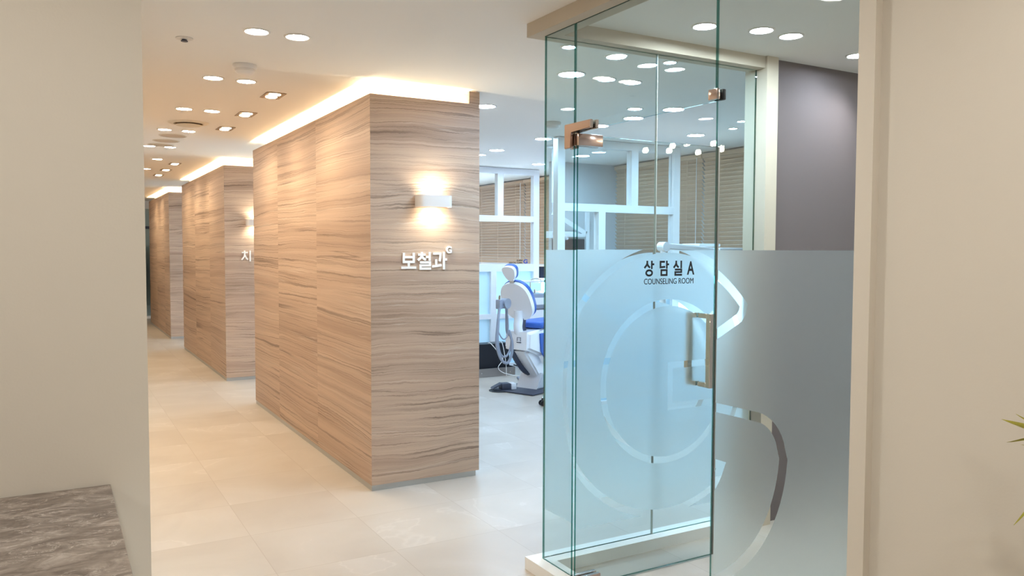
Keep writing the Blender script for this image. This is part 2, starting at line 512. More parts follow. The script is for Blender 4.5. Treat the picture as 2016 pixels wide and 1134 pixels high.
def glyph(parent, key, x0, y, z0, W, H, t, dep, m):
    bm = bmesh.new()
    k = 0
    for st in GLYPHS[key]:
        closed = st[0] == 'o'
        P = [Vector((u * W, v * H)) for u, v in (st[1:] if closed else st)]
        n = len(P); k += 1
        dd = dep - .00004 * k
        I, O = [], []
        for i in range(n):
            a = P[i - 1] if (i or closed) else None
            b = P[(i + 1) % n] if (i < n - 1 or closed) else None
            d1 = (P[i] - a).normalized() if a is not None else (b - P[i]).normalized()
            d2 = (b - P[i]).normalized() if b is not None else d1
            n1, n2 = Vector((-d1.y, d1.x)), Vector((-d2.y, d2.x))
            mm = (n1 + n2).normalized(); q = t / 2 / max(.5, mm.dot(n1))
            I.append(P[i] - mm * q); O.append(P[i] + mm * q)
        if closed:
            for i in range(n):
                j = (i + 1) % n
                prism(bm, [tuple(I[i]), tuple(I[j]), tuple(O[j]), tuple(O[i])], lambda u, v, d: (x0 + u, y - d, z0 + v), -dd, dd)
        else:
            prism(bm, [tuple(p) for p in I + O[::-1]], lambda u, v, d: (x0 + u, y - d, z0 + v), -dd, dd)
    return obj('letter', bm, m, parent)

# ------------------------------------------------------------------ room shell
struct('floor', M['floor'], 'beige stone tile floor running from the lobby down the corridor', -3.2, 6.4, -2.8, 20.2, -.1, 0)
struct('ceiling', M['ceil'], 'flat cream painted ceiling full of recessed lights', -3.2, 6.4, -2.8, 20.2, CEIL, CEIL + .1)
struct('wall_left', M['cream'], 'plain cream wall on the left behind the marble counter', -3.0, .226, 2.46, 2.60, 0, CEIL)
struct('wall_corridor', M['cream'], 'cream corridor wall hidden behind the near left wall', .06, .20, 2.60, 20.0, 0, CEIL)
struct('wall_back', M['cream'], 'cream lobby wall behind the viewer', -3.0, 6.2, -2.6, -2.45, 0, CEIL)
struct('wall_lobby', M['cream'], 'cream lobby wall far to the left', -3.1, -3.0, -2.6, 2.6, 0, CEIL)
struct('wall_right', M['cream'], 'plain cream wall filling the right edge beside the glass room', 2.034, 2.16, -2.45, 1.468, 0, CEIL)
struct('trim_1', M['cream'], 'narrow cream jamb between the right glass panel and the cream wall', 2.006, 2.10, 1.468, 1.522, 0, CEIL - .065)
struct('wall_room', M['blue_grey'], 'pale grey side wall of the counselling room', 2.16, 6.2, .30, .42, 0, CEIL)
struct('wall_gray', M['grey_wall'], 'dark grey wall at the back of the counselling room', 3.508, 6.2, 3.21, 3.30, 0, CEIL)
struct('wall_window', M['blue_grey'], 'outer window wall behind the wooden blinds', 6.2, 6.35, .30, 20.0, 0, CEIL)
struct('wall_end', M['cream'], 'end wall closing the corridor', .06, 6.2, 20.0, 20.15, 0, CEIL)
struct('wall_pier', M['blue_grey'], 'pale grey wall pier left of the tan blinds', 5.23, 6.2, 8.18, 8.25, 0, CEIL, cat='wall')

# header and curb of the glass room
h1 = thing('trim_2', 'cream ceiling header that holds the glass room panes', 'trim', kind='structure')
bm = bmesh.new()
bx(bm, 1.97, 2.10, 1.468, 3.31, 2.556, CEIL)
bx(bm, 2.10, 3.42, 3.185, 3.31, 2.556, CEIL)
obj('header_beam', bm, M['header'], h1)
h2 = thing('trim_3', 'low cream curb under the corner of the glass room', 'trim', kind='structure')
bm = bmesh.new()
bx(bm, 1.968, 2.076, 2.995, 3.305, 0, .06)
bx(bm, 2.076, 3.42, 3.185, 3.305, 0, .06)
obj('curb', bm, M['white'], h2)
struct('trim_4', M['header'], 'cream post between the far glass and the grey wall', 3.42, 3.508, 3.17, 3.33, 0, CEIL)

# ------------------------------------------------------------------ veined wall blocks with light coves
def wall_block(name, y0, y1, label):
    x0, x1 = 1.747, 2.521
    t = thing(name, label, 'wall', (0, 0, 0), kind='structure')
    box('wall_core', M['white'], t, x0 + .03, x1 - .03, y0 + .03, y1 - .03, .038, 2.46)
    bm = bmesh.new(); bx(bm, x0 + .10, x1 - .0225, y0 + .12, y1 - .10, 2.461, CEIL)
    obj('cove_back', bm, M['white'], t)
    tag(box('cladding_sheet', M['clad'], t, x0, x1 - .078, y0, y0 + .022, .038, 2.532), 'grey-brown front sheet with fine dark veins')
    tag(box('cladding_sheet', M['clad'], t, x0, x0 + .022, y0 + .022, y1, .038, 2.532), 'warm-lit long side sheets')
    bm = bmesh.new(); bx(bm, x1 - .078, x1, y0, y0 + .022, .038, CEIL - .006); bx(bm, x1 - .022, x1, y0 + .022, y1, .038, CEIL - .006)
    obj('end_strip', bm, M['clad'], t)
    tag(box('plinth', M['alu'], t, x0 + .004, x1 - .022, y0 + .008, y1 - .004, 0, .038), 'pale aluminium plinth')
    bm = bmesh.new()
    bx(bm, x0 + .045, x0 + .065, y0 + .06, y1 - .08, 2.462, 2.470)
    bx(bm, x0 + .08, x1 - .10, y0 + .055, y0 + .075, 2.462, 2.470)
    tag(obj('light_strip', bm, M['strip'], t), 'warm glowing strip')
    return t
M['strip'] = emis('strip_glow', C_STRIP, L_STRIP)
wall_block('wall_near', 4.858, 8.25, 'nearest wall block clad in veined stone with a sign and lamp')
wall_block('wall_middle', 9.82, 13.33, 'second veined wall block along the corridor, partly behind the nearest')
wall_block('wall_far', 14.93, 18.2, 'third and farthest veined wall block along the corridor')

# ------------------------------------------------------------------ glass room
def pane(parent, x0, x1, y0, y1, z0, z1, name='glass_pane', seam=None):
    bm = bmesh.new(); bx(bm, x0, x1, y0, y1, z0, z1)
    thin_x = (x1 - x0) < (y1 - y0)
    bm.normal_update()
    for f in bm.faces:
        big = abs(f.normal.x) > .5 if thin_x else abs(f.normal.y) > .5
        f.material_index = 0 if big or (seam is not None and abs(f.calc_center_median().x - seam) < .01) else 1
    return obj(name, bm, [M['glass'], M['edge']], parent)

# outline of the big G, (u to the viewer's right, v up) round the ring centre
RO, RI = .642, .384
def g_path():
    P = [(.02, .077), (.30, .077), (.46, .078)] + [(.530 + .102 * math.cos(math.radians(a)), -.024 + .102 * math.sin(math.radians(a))) for a in range(90, 5, -10)]
    a0, a1 = -3.5, -315.5
    n = 96
    P += [(RO * math.cos(math.radians(a0 + (a1 - a0) * i / n)), RO * math.sin(math.radians(a0 + (a1 - a0) * i / n))) for i in range(n + 1)]
    P += [(.452, .425), (.438, .405)]
    b0, b1 = 49, 341
    n = 72
    P += [(RI * math.cos(math.radians(b0 + (b1 - b0) * i / n)), RI * math.sin(math.radians(b0 + (b1 - b0) * i / n))) for i in range(n + 1)]
    P += [(.02, -.126)]
    return P

def ribbon(path, half):
    n = len(path); I, O = [], []
    for i in range(n):
        p, a, b = Vector(path[i]), Vector(path[i - 1]), Vector(path[(i + 1) % n])
        d1, d2 = (p - a).normalized(), (b - p).normalized()
        n1, n2 = Vector((-d1.y, d1.x)), Vector((-d2.y, d2.x))
        m = (n1 + n2)
        m = n1 if m.length < 1e-4 else m.normalized()
        k = half / max(.45, m.dot(n1))
        I.append(p - m * k); O.append(p + m * k)
    return I, O

def film(parent, to3, u0, u1, v0, v1, facing, mirror=False):
    """frosted film with the clear G outline cut out of it; keeps the single sheet that faces the viewer"""
    t = bmesh.new()
    c = [(u0, v0), (u1, v0), (u1, v1), (u0, v1)]
    prism(t, c, lambda u, v, d: (u, v, d), 0, .004)
    bmesh.ops.recalc_face_normals(t, faces=t.faces[:])
    me = bpy.data.meshes.new('f'); t.to_mesh(me); t.free()
    o = bpy.data.objects.new('f', me); COL.objects.link(o)
    I, O = ribbon(g_path(), .0165)
    if mirror:
        I = [Vector((-p.x, p.y)) for p in I]; O = [Vector((-p.x, p.y)) for p in O]
    s = bmesh.new(); n = len(I)
    q = [[s.verts.new((p.x, p.y, z)) for p in R] for R in (I, O) for z in (-.05, .05)]
    for i in range(n):
        j = (i + 1) % n
        s.faces.new((q[0][i], q[0][j], q[1][j], q[1][i])); s.faces.new((q[2][i], q[2][j], q[3][j], q[3][i]))
        s.faces.new((q[0][i], q[0][j], q[2][j], q[2][i])); s.faces.new((q[1][i], q[1][j], q[3][j], q[3][i]))
    bmesh.ops.recalc_face_normals(s, faces=s.faces[:])
    ms = bpy.data.meshes.new('s'); s.to_mesh(ms); s.free()
    so = bpy.data.objects.new('s', ms); COL.objects.link(so)
    md = o.modifiers.new('b', 'BOOLEAN'); md.operation = 'DIFFERENCE'; md.object = so; md.solver = 'EXACT'
    bpy.context.view_layer.update()
    ev = bpy.data.meshes.new_from_object(o.evaluated_get(bpy.context.evaluated_depsgraph_get()))
    bpy.data.objects.remove(o); bpy.data.objects.remove(so)
    b = bmesh.new(); b.from_mesh(ev)
    kill = [f for f in b.faces if f.normal.z < .5]
    bmesh.ops.delete(b, geom=kill, context='FACES')
    for v in b.verts: v.co = Vector(to3(v.co.x, v.co.y))
    b.normal_update()
    fv = Vector(facing)
    flip = [f for f in b.faces if f.normal.dot(fv) < 0]
    bmesh.ops.reverse_faces(b, faces=flip)
    r = obj('frosted_film', b, M['frost'], parent, fix=False)
    return tag(r, 'frosted film with a clear outline of a large G')

GX = 2.034          # facade plane
GYC = 2.436         # ring centre along the facade, height .916
ZC = .916
w1 = thing('window_1', 'narrow fixed glass panel at the corner of the glass room', 'window', kind='structure')
pane(w1, GX - .0042, GX + .0042, 2.998, 3.244, .06, 2.556)
film(w1, lambda u, v: (GX + .0075, GYC - u, ZC + v), GYC - 3.238, GYC - 3.004, .302 - ZC, 1.553 - ZC, (-1, 0, 0))
w2 = thing('window_2', 'wide glass panel with frosted lower half beside the cream wall', 'window', kind='structure')
pane(w2, GX - .0042, GX + .0042, 1.524, 2.110, .012, 2.556)
film(w2, lambda u, v: (GX + .0075, GYC - u, ZC + v), GYC - 2.104, GYC - 1.53, .30 - ZC, 1.553 - ZC, (-1, 0, 0))
w3 = thing('window_3', 'clear glass transom above the open glass door', 'window', kind='structure')
pane(w3, GX - .0042, GX + .0042, 2.116, 2.990, 2.075, 2.556)
w4 = thing('window_4', 'far glass pane of the room, left of the seam', 'window', kind='structure')
pane(w4, GX + .008, 2.709, 3.244, 3.256, .06, 2.556, seam=2.711)
film(w4, lambda u, v: (2.711 + u, 3.2575, ZC + v), 2.046 - 2.711, 2.704 - 2.711, .30 - ZC, 1.553 - ZC, (0, -1, 0), mirror=True)
w5 = thing('window_5', 'far glass pane of the room, between the seam and the cream post', 'window', kind='structure')
pane(w5, 2.713, 3.419, 3.244, 3.256, .06, 2.556, seam=2.711)
bm = bmesh.new(); bx(bm, 2.7091, 2.7129, 3.243, 3.257, .06, 2.556); tag(obj('silicone_seam', bm, M['seam'], w5), 'pale silicone seam')
film(w5, lambda u, v: (2.711 + u, 3.2575, ZC + v), 2.718 - 2.711, 3.415 - 2.711, .30 - ZC, 1.553 - ZC, (0, -1, 0), mirror=True)

DY = 2.985
door = thing('door_1', 'open frosted glass door with black counselling room lettering', 'door', (GX, DY, 0), kind='structure')
def D(x0, x1, y0, y1, z0, z1): return (x0 - GX, x1 - GX, y0 - DY, y1 - DY, z0, z1)
pane(door, *D(2.042, 2.884, 2.979, 2.991, .008, 2.066))
film(door, lambda u, v: ((DY - GYC) + u, .0075, ZC + v), 2.046 - GX - (DY - GYC), 2.880 - GX - (DY - GYC), .275 - ZC, 1.555 - ZC, (0, -1, 0))
bm = bmesh.new(); bx(bm, *D(2.8845, 2.893, 2.978, 2.992, .008, 2.066)); tag(obj('edge_reflection', bm, M['reflection'], door), 'grey-brown strip painted as the reflection on the closing edge')  # reflection of the polished door edge, painted as a lighter strip
# square pull handles on both faces
def handle(sy, label):
    bm = bmesh.new()
    f = lambda y: DY + sy * y - DY
    ys = sorted((f(.062), f(.092)))
    rbox(bm, 2.763 - GX, 2.791 - GX, ys[0], ys[1], .880, 1.244, .002, 1)
    ys = sorted((f(.0065), f(.0625)))
    rbox(bm, 2.765 - GX, 2.789 - GX, ys[0], ys[1], .880, .904, .002, 1)
    rbox(bm, 2.765 - GX, 2.789 - GX, ys[0], ys[1], 1.220, 1.244, .002, 1)
    return tag(obj('door_handle', bm, M['chrome'], door), label)
handle(-1, 'polished square pull handle on the near face')
handle(1, 'polished pull handle blurred behind the frosted face')
bm = bmesh.new()
rbox(bm, 2.030 - GX, 2.163 - GX, -.026, -.0065, 2.016, 2.069, .003, 2)
rbox(bm, 2.030 - GX, 2.163 - GX, .0065, .026, 2.016, 2.069, .003, 2)
tag(obj('hinge_patch', bm, M['bronze'], door), 'upper bronze hinge patch')
bm = bmesh.new()
rbox(bm, 2.030 - GX, 2.17 - GX, -.026, -.0065, .008, .062, .003, 2)
rbox(bm, 2.030 - GX, 2.17 - GX, .0065, .026, .008, .062, .003, 2)
tag(obj('hinge_patch', bm, M['bronze'], door), 'bottom hinge patch')
RX = (PI / 2, 0, 0)
for ch, wd_, xx in (('sang', .060, 2.421), ('dam', .056, 2.514), ('sil', .055, 2.601)):
    glyph(door, ch, xx - GX, -.0078, 1.430, wd_, .073, .0094, .0006, M['black'])
q, wd, ht = text_mesh('letter', 'A', .08, .0005, .0016, M['black'], door, (2.687 - GX, -.0078, 1.434), RX)
fit_text(q, wd, ht, .047, .066)
q, wd, ht = text_mesh('letter_line', 'COUNSELING ROOM', .04, .0005, .0, M['black'], door, (2.421 - GX, -.0075, 1.391), RX)
fit_text(q, wd, ht, .308, .0275)
tag(q, 'thin black COUNSELING ROOM line')

# bronze L patch that carries the door, and the clamp at the transom's other end
hp = thing('hinge_bracket', 'bronze L-shaped bracket on the glass above the door hinge', 'bracket', (GX, 2.985, 2.06))
L_OUT = [(3.046, 2.006), (3.046, 2.114), (2.846, 2.114), (2.846, 2.078), (2.996, 2.078), (2.996, 2.006)]
bm = bmesh.new(); prism(bm, L_OUT, lambda y, z, d: (d, y - 2.985, z - 2.06), -.024, -.0065, .003)
obj('front_plate', bm, M['bronze'], hp)
bm = bmesh.new(); prism(bm, L_OUT, lambda y, z, d: (d, y - 2.985, z - 2.06), .0065, .024, .003)
obj('rear_plate', bm, M['bronze'], hp)
bm = bmesh.new(); cyl(bm, (0, .003, .008), (0, .003, .016), .006)
obj('pivot', bm, M['chrome'], hp)
gc = thing('glass_clamp', 'small bronze clamp joining the transom to the wide glass panel', 'clamp', (GX, 2.112, 2.097))
bm = bmesh.new(); rbox(bm, -.022, -.0065, -.022, .022, -.019, .019, .003)
obj('front_plate', bm, M['bronze'], gc)
bm = bmesh.new(); rbox(bm, .0065, .022, -.022, .022, -.019, .019, .003)
obj('rear_plate', bm, M['black_plastic'], gc)

# ------------------------------------------------------------------ ceiling fixtures
def lens_mat(n, c, s): return emis(n, c, s)
LM = {'corr': lens_mat('lens_corridor', C_CORR, L_CORR), 'lobby': lens_mat('lens_lobby', C_LOBBY, L_LOBBY),
      'dent': lens_mat('lens_treatment', C_DENT, L_DENT), 'room': lens_mat('lens_room', C_ROOM, L_ROOM)}
def make_downlight(kind, r):
    t = thing('downlight', 'x', 'ceiling light', (0, 0, CEIL))
    bm = bmesh.new()
    lathe(bm, [(r, -.0005), (r + .002, -.006), (r + .006, -.007), (r + .013, -.003), (r + .014, -.0005)], 40)
    obj('trim_ring', bm, M['trimring'], t, fix=False)
    bm = bmesh.new()
    lathe(bm, [(1e-5, -.004), (r * .6, -.0038), (r, -.003), (r, -.0006), (1e-5, -.0006)], 40)
    obj('diffuser', bm, LM[kind], t)
    return t
protos = {}
def downlight(kind, r, x, y, label, group):
    k = (kind, r)
    if k not in protos:
        protos[k] = make_downlight(kind, r); o = protos[k]
        o.location = (x, y, CEIL); o['label'] = label; o['group'] = group
        return o
    return dup(protos[k], (x, y, CEIL), 0, label, group)

ORD = ['nearest', 'second', 'third', 'fourth', 'fifth', 'sixth']
for i, y in enumerate((4.086, 5.315, 6.585, 7.807, 9.122)):
    for x, s in ((.89, 'left'), (1.09, 'right')):
        downlight('corr', .053, x, y, f'round white downlight, {s} one of the {ORD[i]} pair over the corridor', 'corridor downlights')
downlight('corr', .053, 1.10, 10.40, 'single round downlight past the fifth corridor pair', 'corridor downlights')
downlight('corr', .053, 1.10, 11.73, 'last small round downlight far down the corridor by the left wall', 'corridor downlights')
for y in (13.2, 14.6, 16.0, 17.4):
    downlight('corr', .053, 1.05, y, 'far corridor downlight out of sight behind the left wall', 'corridor downlights')
# lobby, round the camera
for x, y in ((-1.8, 1.2), (-1.8, -1), (-.3, 1.5), (.4, -.8), (1.3, .6), (1.2, 2.3), (1.25, -1.4)):
    downlight('lobby', .053, x, y, 'lobby downlight overhead behind the viewer', 'lobby downlights')
# counselling room
for x, y, l in ((2.713, 2.907, 'round downlight right behind the glass transom, beside the clamp'),
                (3.0, 2.821, 'left one of two downlights above the wide glass panel'),
                (3.204, 2.821, 'right one of two downlights above the wide glass panel'),
                (3.834, 2.915, 'round downlight in front of the grey wall, cut by the cream wall')):
    downlight('room', .05, x, y, l, 'counselling room downlights')
for x, y in ((4.6, 1.6), (5.3, 2.4), (3.4, 1.4)):
    downlight('room', .05, x, y, 'downlight deep in the counselling room, out of sight', 'counselling room downlights')
# treatment area
for x, y, l in ((2.752, 4.095, 'large bright downlight seen through the glass at the room corner'),
                (4.086, 5.181, 'large downlight just under the transom edge, left of the seam'),
                (4.093, 4.707, 'large downlight under the transom edge, right of the seam'),
                (4.088, 5.650, 'large downlight beside the bronze hinge bracket'),
                (5.177, 5.642, 'large downlight above the right-hand blinds, near the pendants reflected in glass'),
                (5.213, 7.519, 'large downlight low behind the door hinge'),
                (4.101, 6.573, 'large downlight cut by the left edge of the corner glass'),
                (4.138, 7.571, 'large downlight in the gap, above the white partition'),
                (5.244, 8.519, 'large downlight touching the top of the white partition, by the glass edge'),
                (2.808, 5.322, 'large downlight at the upper right corner of the nearest wall block')):
    downlight('dent', .075, x, y, l, 'treatment area downlights')
for x, y, l in ((3.022, 4.105, 'smaller downlight beyond the far glass, left one of a pair'),
                (3.219, 4.096, 'smaller downlight beyond the far glass, right one of a pair'),
                (2.717, 3.603, 'lamp added for the mirror image of a room downlight, by the far glass header'),  # mirror image of the transom downlight, built as a lamp behind the glass
                (3.829, 4.839, 'smaller downlight beyond the far glass, straight above the large ones'),
                (4.187, 8.03, 'small downlight low at the edge of the nearest wall block')):
    downlight('dent', .05, x, y, l, 'treatment area downlights')
for x, y in ((4.1, 10.2), (5.2, 10.4), (4.1, 12), (5.2, 12), (3.6, 9.1), (3.6, 13.5), (5, 14), (3.6, 15.5), (5, 16)):
    downlight('dent', .075, x, y, 'treatment area downlight deep behind the partitions', 'treatment area downlights')
for x, y, l in ((2.374, 3.557, 'tiny spotlight behind the far glass at its left end'),
                (3.06, 3.555, 'tiny spotlight behind the far glass header, right of the seam'),
                (4.944, 4.847, 'tiny spotlight near the cream post, upper one'),
                (5.17, 5.169, 'tiny spotlight near the cream post, lower one')):
    downlight('dent', .032, x, y, l, 'tiny treatment area spotlights')

def spot(parent, loc, aim, watts, col, angle, blend, r=.02):
    ld = bpy.data.lights.new('spot_beam', 'SPOT'); ld.energy = watts; ld.color = col
    ld.spot_size = math.radians(angle); ld.spot_blend = blend; ld.shadow_soft_size = r
    o = bpy.data.objects.new('spot_beam', ld); COL.objects.link(o); o.parent = parent; o.location = loc
    o.rotation_euler = (Vector(aim) - Vector(loc)).to_track_quat('-Z', 'Y').to_euler()
    return o

M['warm_lens'] = emis('lens_warm', (1, .86, .62), 9)
M['dark_metal'] = mat('spot_housing', (150, 126, 98), .35, .8)
def make_twin():
    t = thing('twin_spotlight', 'x', 'spotlight', (0, 0, CEIL))
    bm = bmesh.new()
    a, b, h = .060, .110, .005
    for s in (-1, 1):
        bx(bm, s * a - .006, s * a + .006, -b, b, -h, -.0005)
        bx(bm, -a + .006, a - .006, s * b - .006, s * b + .006, -h, -.0005)
    obj('housing', bm, M['dark_metal'], t)
    bm = bmesh.new(); bx(bm, -a + .006, a - .006, -b + .006, b - .006, -.003, -.0006)
    obj('reflector', bm, M['dark_metal'], t)
    for s in (-1, 1):
        bm = bmesh.new()
        lathe(bm, [(1e-5, -.010), (.034, -.009), (.040, -.006), (.040, -.0032), (1e-5, -.0032)], 24, (0, s * .052, 0))
        obj('lamp', bm, M['warm_lens'], t)
        spot(t, (0, s * .052, -.03), (-.05, s * .06, -2.5), P_TWIN, C_WARM, 160, 1.0, .06)
    return t
tw = make_twin()
for i, y in enumerate((5.71, 6.61, 7.475, 10.87, 11.77, 12.64, 15.9, 16.8)):
    l = f'square twin spotlight over the corridor, {(ORD + ["seventh", "eighth"])[i]} one from the viewer'
    if i == 0:
        tw.location = (1.35, y, CEIL); tw['label'] = l; tw['group'] = 'twin corridor spotlights'
    else: dup(tw, (1.35, y, CEIL), 0, l, 'twin corridor spotlights')

ws = thing('wall_spotlight', 'small recessed spotlight washing the dark grey wall', 'spotlight', (4.16, 3.0, CEIL))
bm = bmesh.new(); lathe(bm, [(.03, -.0005), (.032, -.007), (.044, -.004), (.045, -.0005)], 28); obj('trim_ring', bm, M['trimring'], ws, fix=False)
bm = bmesh.new(); lathe(bm, [(1e-5, -.004), (.03, -.003), (.03, -.0006), (1e-5, -.0006)], 28); obj('lamp', bm, M['warm_lens'], ws)
spot(ws, (0, -.06, -.02), (-.34, .20, -.75), P_WALLSPOT, (1, .96, .95), 100, 1.0, .03)

def vent(x, y, label, big=True):
    t = thing('air_vent', label, 'air vent', (x, y, CEIL))
    bm = bmesh.new()
    lathe(bm, [(.115, -.0008), (.118, -.012), (.150, -.010), (.165, -.0008)], 40)
    obj('outer_ring', bm, M['cream'], t, fix=False)
    bm = bmesh.new(); lathe(bm, [(1e-5, -.002), (.117, -.002), (.117, -.0009), (1e-5, -.0009)], 40); obj('throat', bm, M['duct'], t)
    bm = bmesh.new(); lathe(bm, [(1e-5, -.030), (.095, -.026), (.104, -.020), (.095, -.016), (1e-5, -.016)], 40); obj('centre_disc', bm, M['cream'], t)
    for a in range(4):
        bm = bmesh.new()
        c, s = math.cos(a * PI / 2), math.sin(a * PI / 2)
        cyl(bm, (.08 * c, .08 * s, -.018), (.112 * c, .112 * s, -.004), .004, n=8)
        obj('bracket', bm, M['duct'], t)
    return t
vent(1.02, 7.307, 'round ceiling air vent with a tan slot between corridor downlights')
vent(5.25, 6.59, 'dark round ceiling vent beyond the far glass above the blinds')
vent(5.42, 9.60, 'round ceiling vent above the white partition in the gap')
def speaker(x, y, label):
    t = thing('ceiling_speaker', label, 'ceiling speaker', (x, y, CEIL), group='flush ceiling discs')
    bm = bmesh.new(); lathe(bm, [(1e-5, -.003), (.11, -.003), (.112, -.0005), (1e-5, -.0005)], 36); obj('grille', bm, M['grille'], t)
    bm = bmesh.new(); lathe(bm, [(.112, -.0005), (.113, -.006), (.124, -.004), (.126, -.0005)], 36); obj('rim', bm, M['cream'], t, fix=False)
M['grille'] = mat('speaker_grille', (196, 178, 158), .8, bump=.6, bscale=900)
speaker(1.008, 8.20, 'flush round grille just past the ceiling vent')
speaker(.995, 8.62, 'flush round grille, middle one of three past the vent')
speaker(.985, 8.98, 'flush round grille, farthest of three past the vent')
def smoke(x, y, label):
    t = thing('smoke_detector', label, 'smoke detector', (x, y, CEIL))
    bm = bmesh.new(); lathe(bm, [(1e-5, -.0005), (.066, -.0005), (.068, -.012), (.062, -.026), (1e-5, -.026)], 36); obj('base', bm, M['lampbox'], t)
    bm = bmesh.new(); lathe(bm, [(.056, -.0262), (.057, -.040), (.046, -.052), (.02, -.058), (1e-5, -.058)], 36); obj('cover', bm, M['lampbox'], t)
smoke(.989, 4.859, 'white smoke detector between the two nearest downlight pairs')
smoke(3.65, 5.70, 'pale smoke detector seen through the corner glass panel')
t = thing('sprinkler', 'small sprinkler head near the left wall', 'sprinkler', (.602, 4.408, CEIL))
bm = bmesh.new(); lathe(bm, [(1e-5, -.0005), (.042, -.0005), (.043, -.004), (.03, -.007), (1e-5, -.007)], 28); obj('escutcheon', bm, M['trimring'], t)
bm = bmesh.new(); cyl(bm, (0, 0, -.0072), (0, 0, -.014), .012, n=14); lathe(bm, [(1e-5, -.014), (.017, -.014), (.017, -.017), (1e-5, -.017)], 18)
obj('nozzle', bm, M['dark_grey'], t)

# ------------------------------------------------------------------ wall lamps
def sconce(x, y, label, on=True):
    t = thing('wall_sconce', label, 'wall lamp', (x, y, 1.868))
    W, H, P = .237, .076, .085
    # rounded U-shaped band, open at top and bottom
    bm = bmesh.new()
    out, inn = [], []
    def arc(cx, cy_, r, a0, a1, n=8): return [(cx + r * math.cos(math.radians(a0 + (a1 - a0) * i / n)), cy_ + r * math.sin(math.radians(a0 + (a1 - a0) * i / n))) for i in range(n + 1)]
    R = .035
    out = [(-W / 2, -.001)] + arc(-W / 2 + R, -P + R, R, 180, 270) + arc(W / 2 - R, -P + R, R, 270, 360) + [(W / 2, -.001)]
    r2 = R - .005
    inn = [(W / 2 - .005, -.001)] + arc(W / 2 - R, -P + R, r2, 360, 270) + arc(-W / 2 + R, -P + R, r2, 270, 180) + [(-W / 2 + .005, -.001)]
    n = len(out)
    inn = inn[::-1]
    A = [[bm.verts.new((p[0], p[1], z)) for p in Q] for Q in (out, inn) for z in (-H / 2, H / 2)]
    for i in range(n - 1):
        for q in ((A[0], A[1]), (A[2], A[3]), (A[0], A[2]), (A[1], A[3])):
            bm.faces.new((q[0][i], q[0][i + 1], q[1][i + 1], q[1][i]))
    for i in (0, n - 1): bm.faces.new((A[0][i], A[1][i], A[3][i], A[2][i]))
    obj('shade', bm, M['lampbox'], t)
    bm = bmesh.new(); bx(bm, -W / 2 + .012, W / 2 - .012, -.010, -.001, -H / 2 + .008, H / 2 - .008)
    obj('back_plate', bm, M['lampbox'], t)
    for s in (1, -1):
        bm = bmesh.new(); bx(bm, -.08, .08, -.062, -.022, *(sorted((s * .012, s * .020))))
        obj('lamp', bm, M['sconce_lens'], t)
        spot(t, (0, -.045, s * .024), (0, -.040, s * 1), P_SCONCE, (1, .90, .68), 150, .6, .015)
    return t
M['sconce_lens'] = emis('lens_sconce', (1, .88, .65), 9)
sconce(2.168, 4.858, 'white box wall lamp glowing above the sign on the nearest block')
sconce(2.105, 9.82, 'wall lamp on the second block, mostly hidden by the nearest one')

# raised white signs
sg = thing('wall_sign', 'raised white Korean letters with a small G under the lamp', 'sign', (1.951, 4.858, 1.425))
for ch, x0, wd_, z0, h_ in (('bo', .0, .104, .004, .104), ('cheol', .115, .096, -.003, .116), ('gwa', .217, .108, -.003, .117)):
    glyph(sg, ch, x0, -.0045, z0, wd_, h_, .0155, .004, M['letter'])
q, wd, ht = text_mesh('letter', 'G', .05, .004, .0025, M['letter'], sg, (.318, -.0045, .104), RX)
fit_text(q, wd, ht, .042, .048)
tag(q, 'small raised G')
sg2 = thing('wall_sign', 'raised white letter on the second block, cut off by the nearest block', 'sign', (1.936, 9.82, 1.41))
glyph(sg2, 'chi', 0, -.0045, 0, .108, .128, .016, .004, M['letter'])

# ------------------------------------------------------------------ counter and plant
t = thing('reception_counter', 'grey-brown marble topped counter at the lower left', 'counter', (-1.0, 1.9, 0))
bm = bmesh.new(); rbox(bm, -1.6, 1.126, -.75, .555, .868, .90, .0015, 1); obj('countertop', bm, M['marble'], t)
bm = bmesh.new(); bx(bm, -1.58, 1.09, -.72, .54, .06, .867); obj('body', bm, M['white'], t)
bm = bmesh.new(); bx(bm, -1.55, 1.06, -.68, .50, 0, .059); obj('plinth', bm, M['alu'], t)

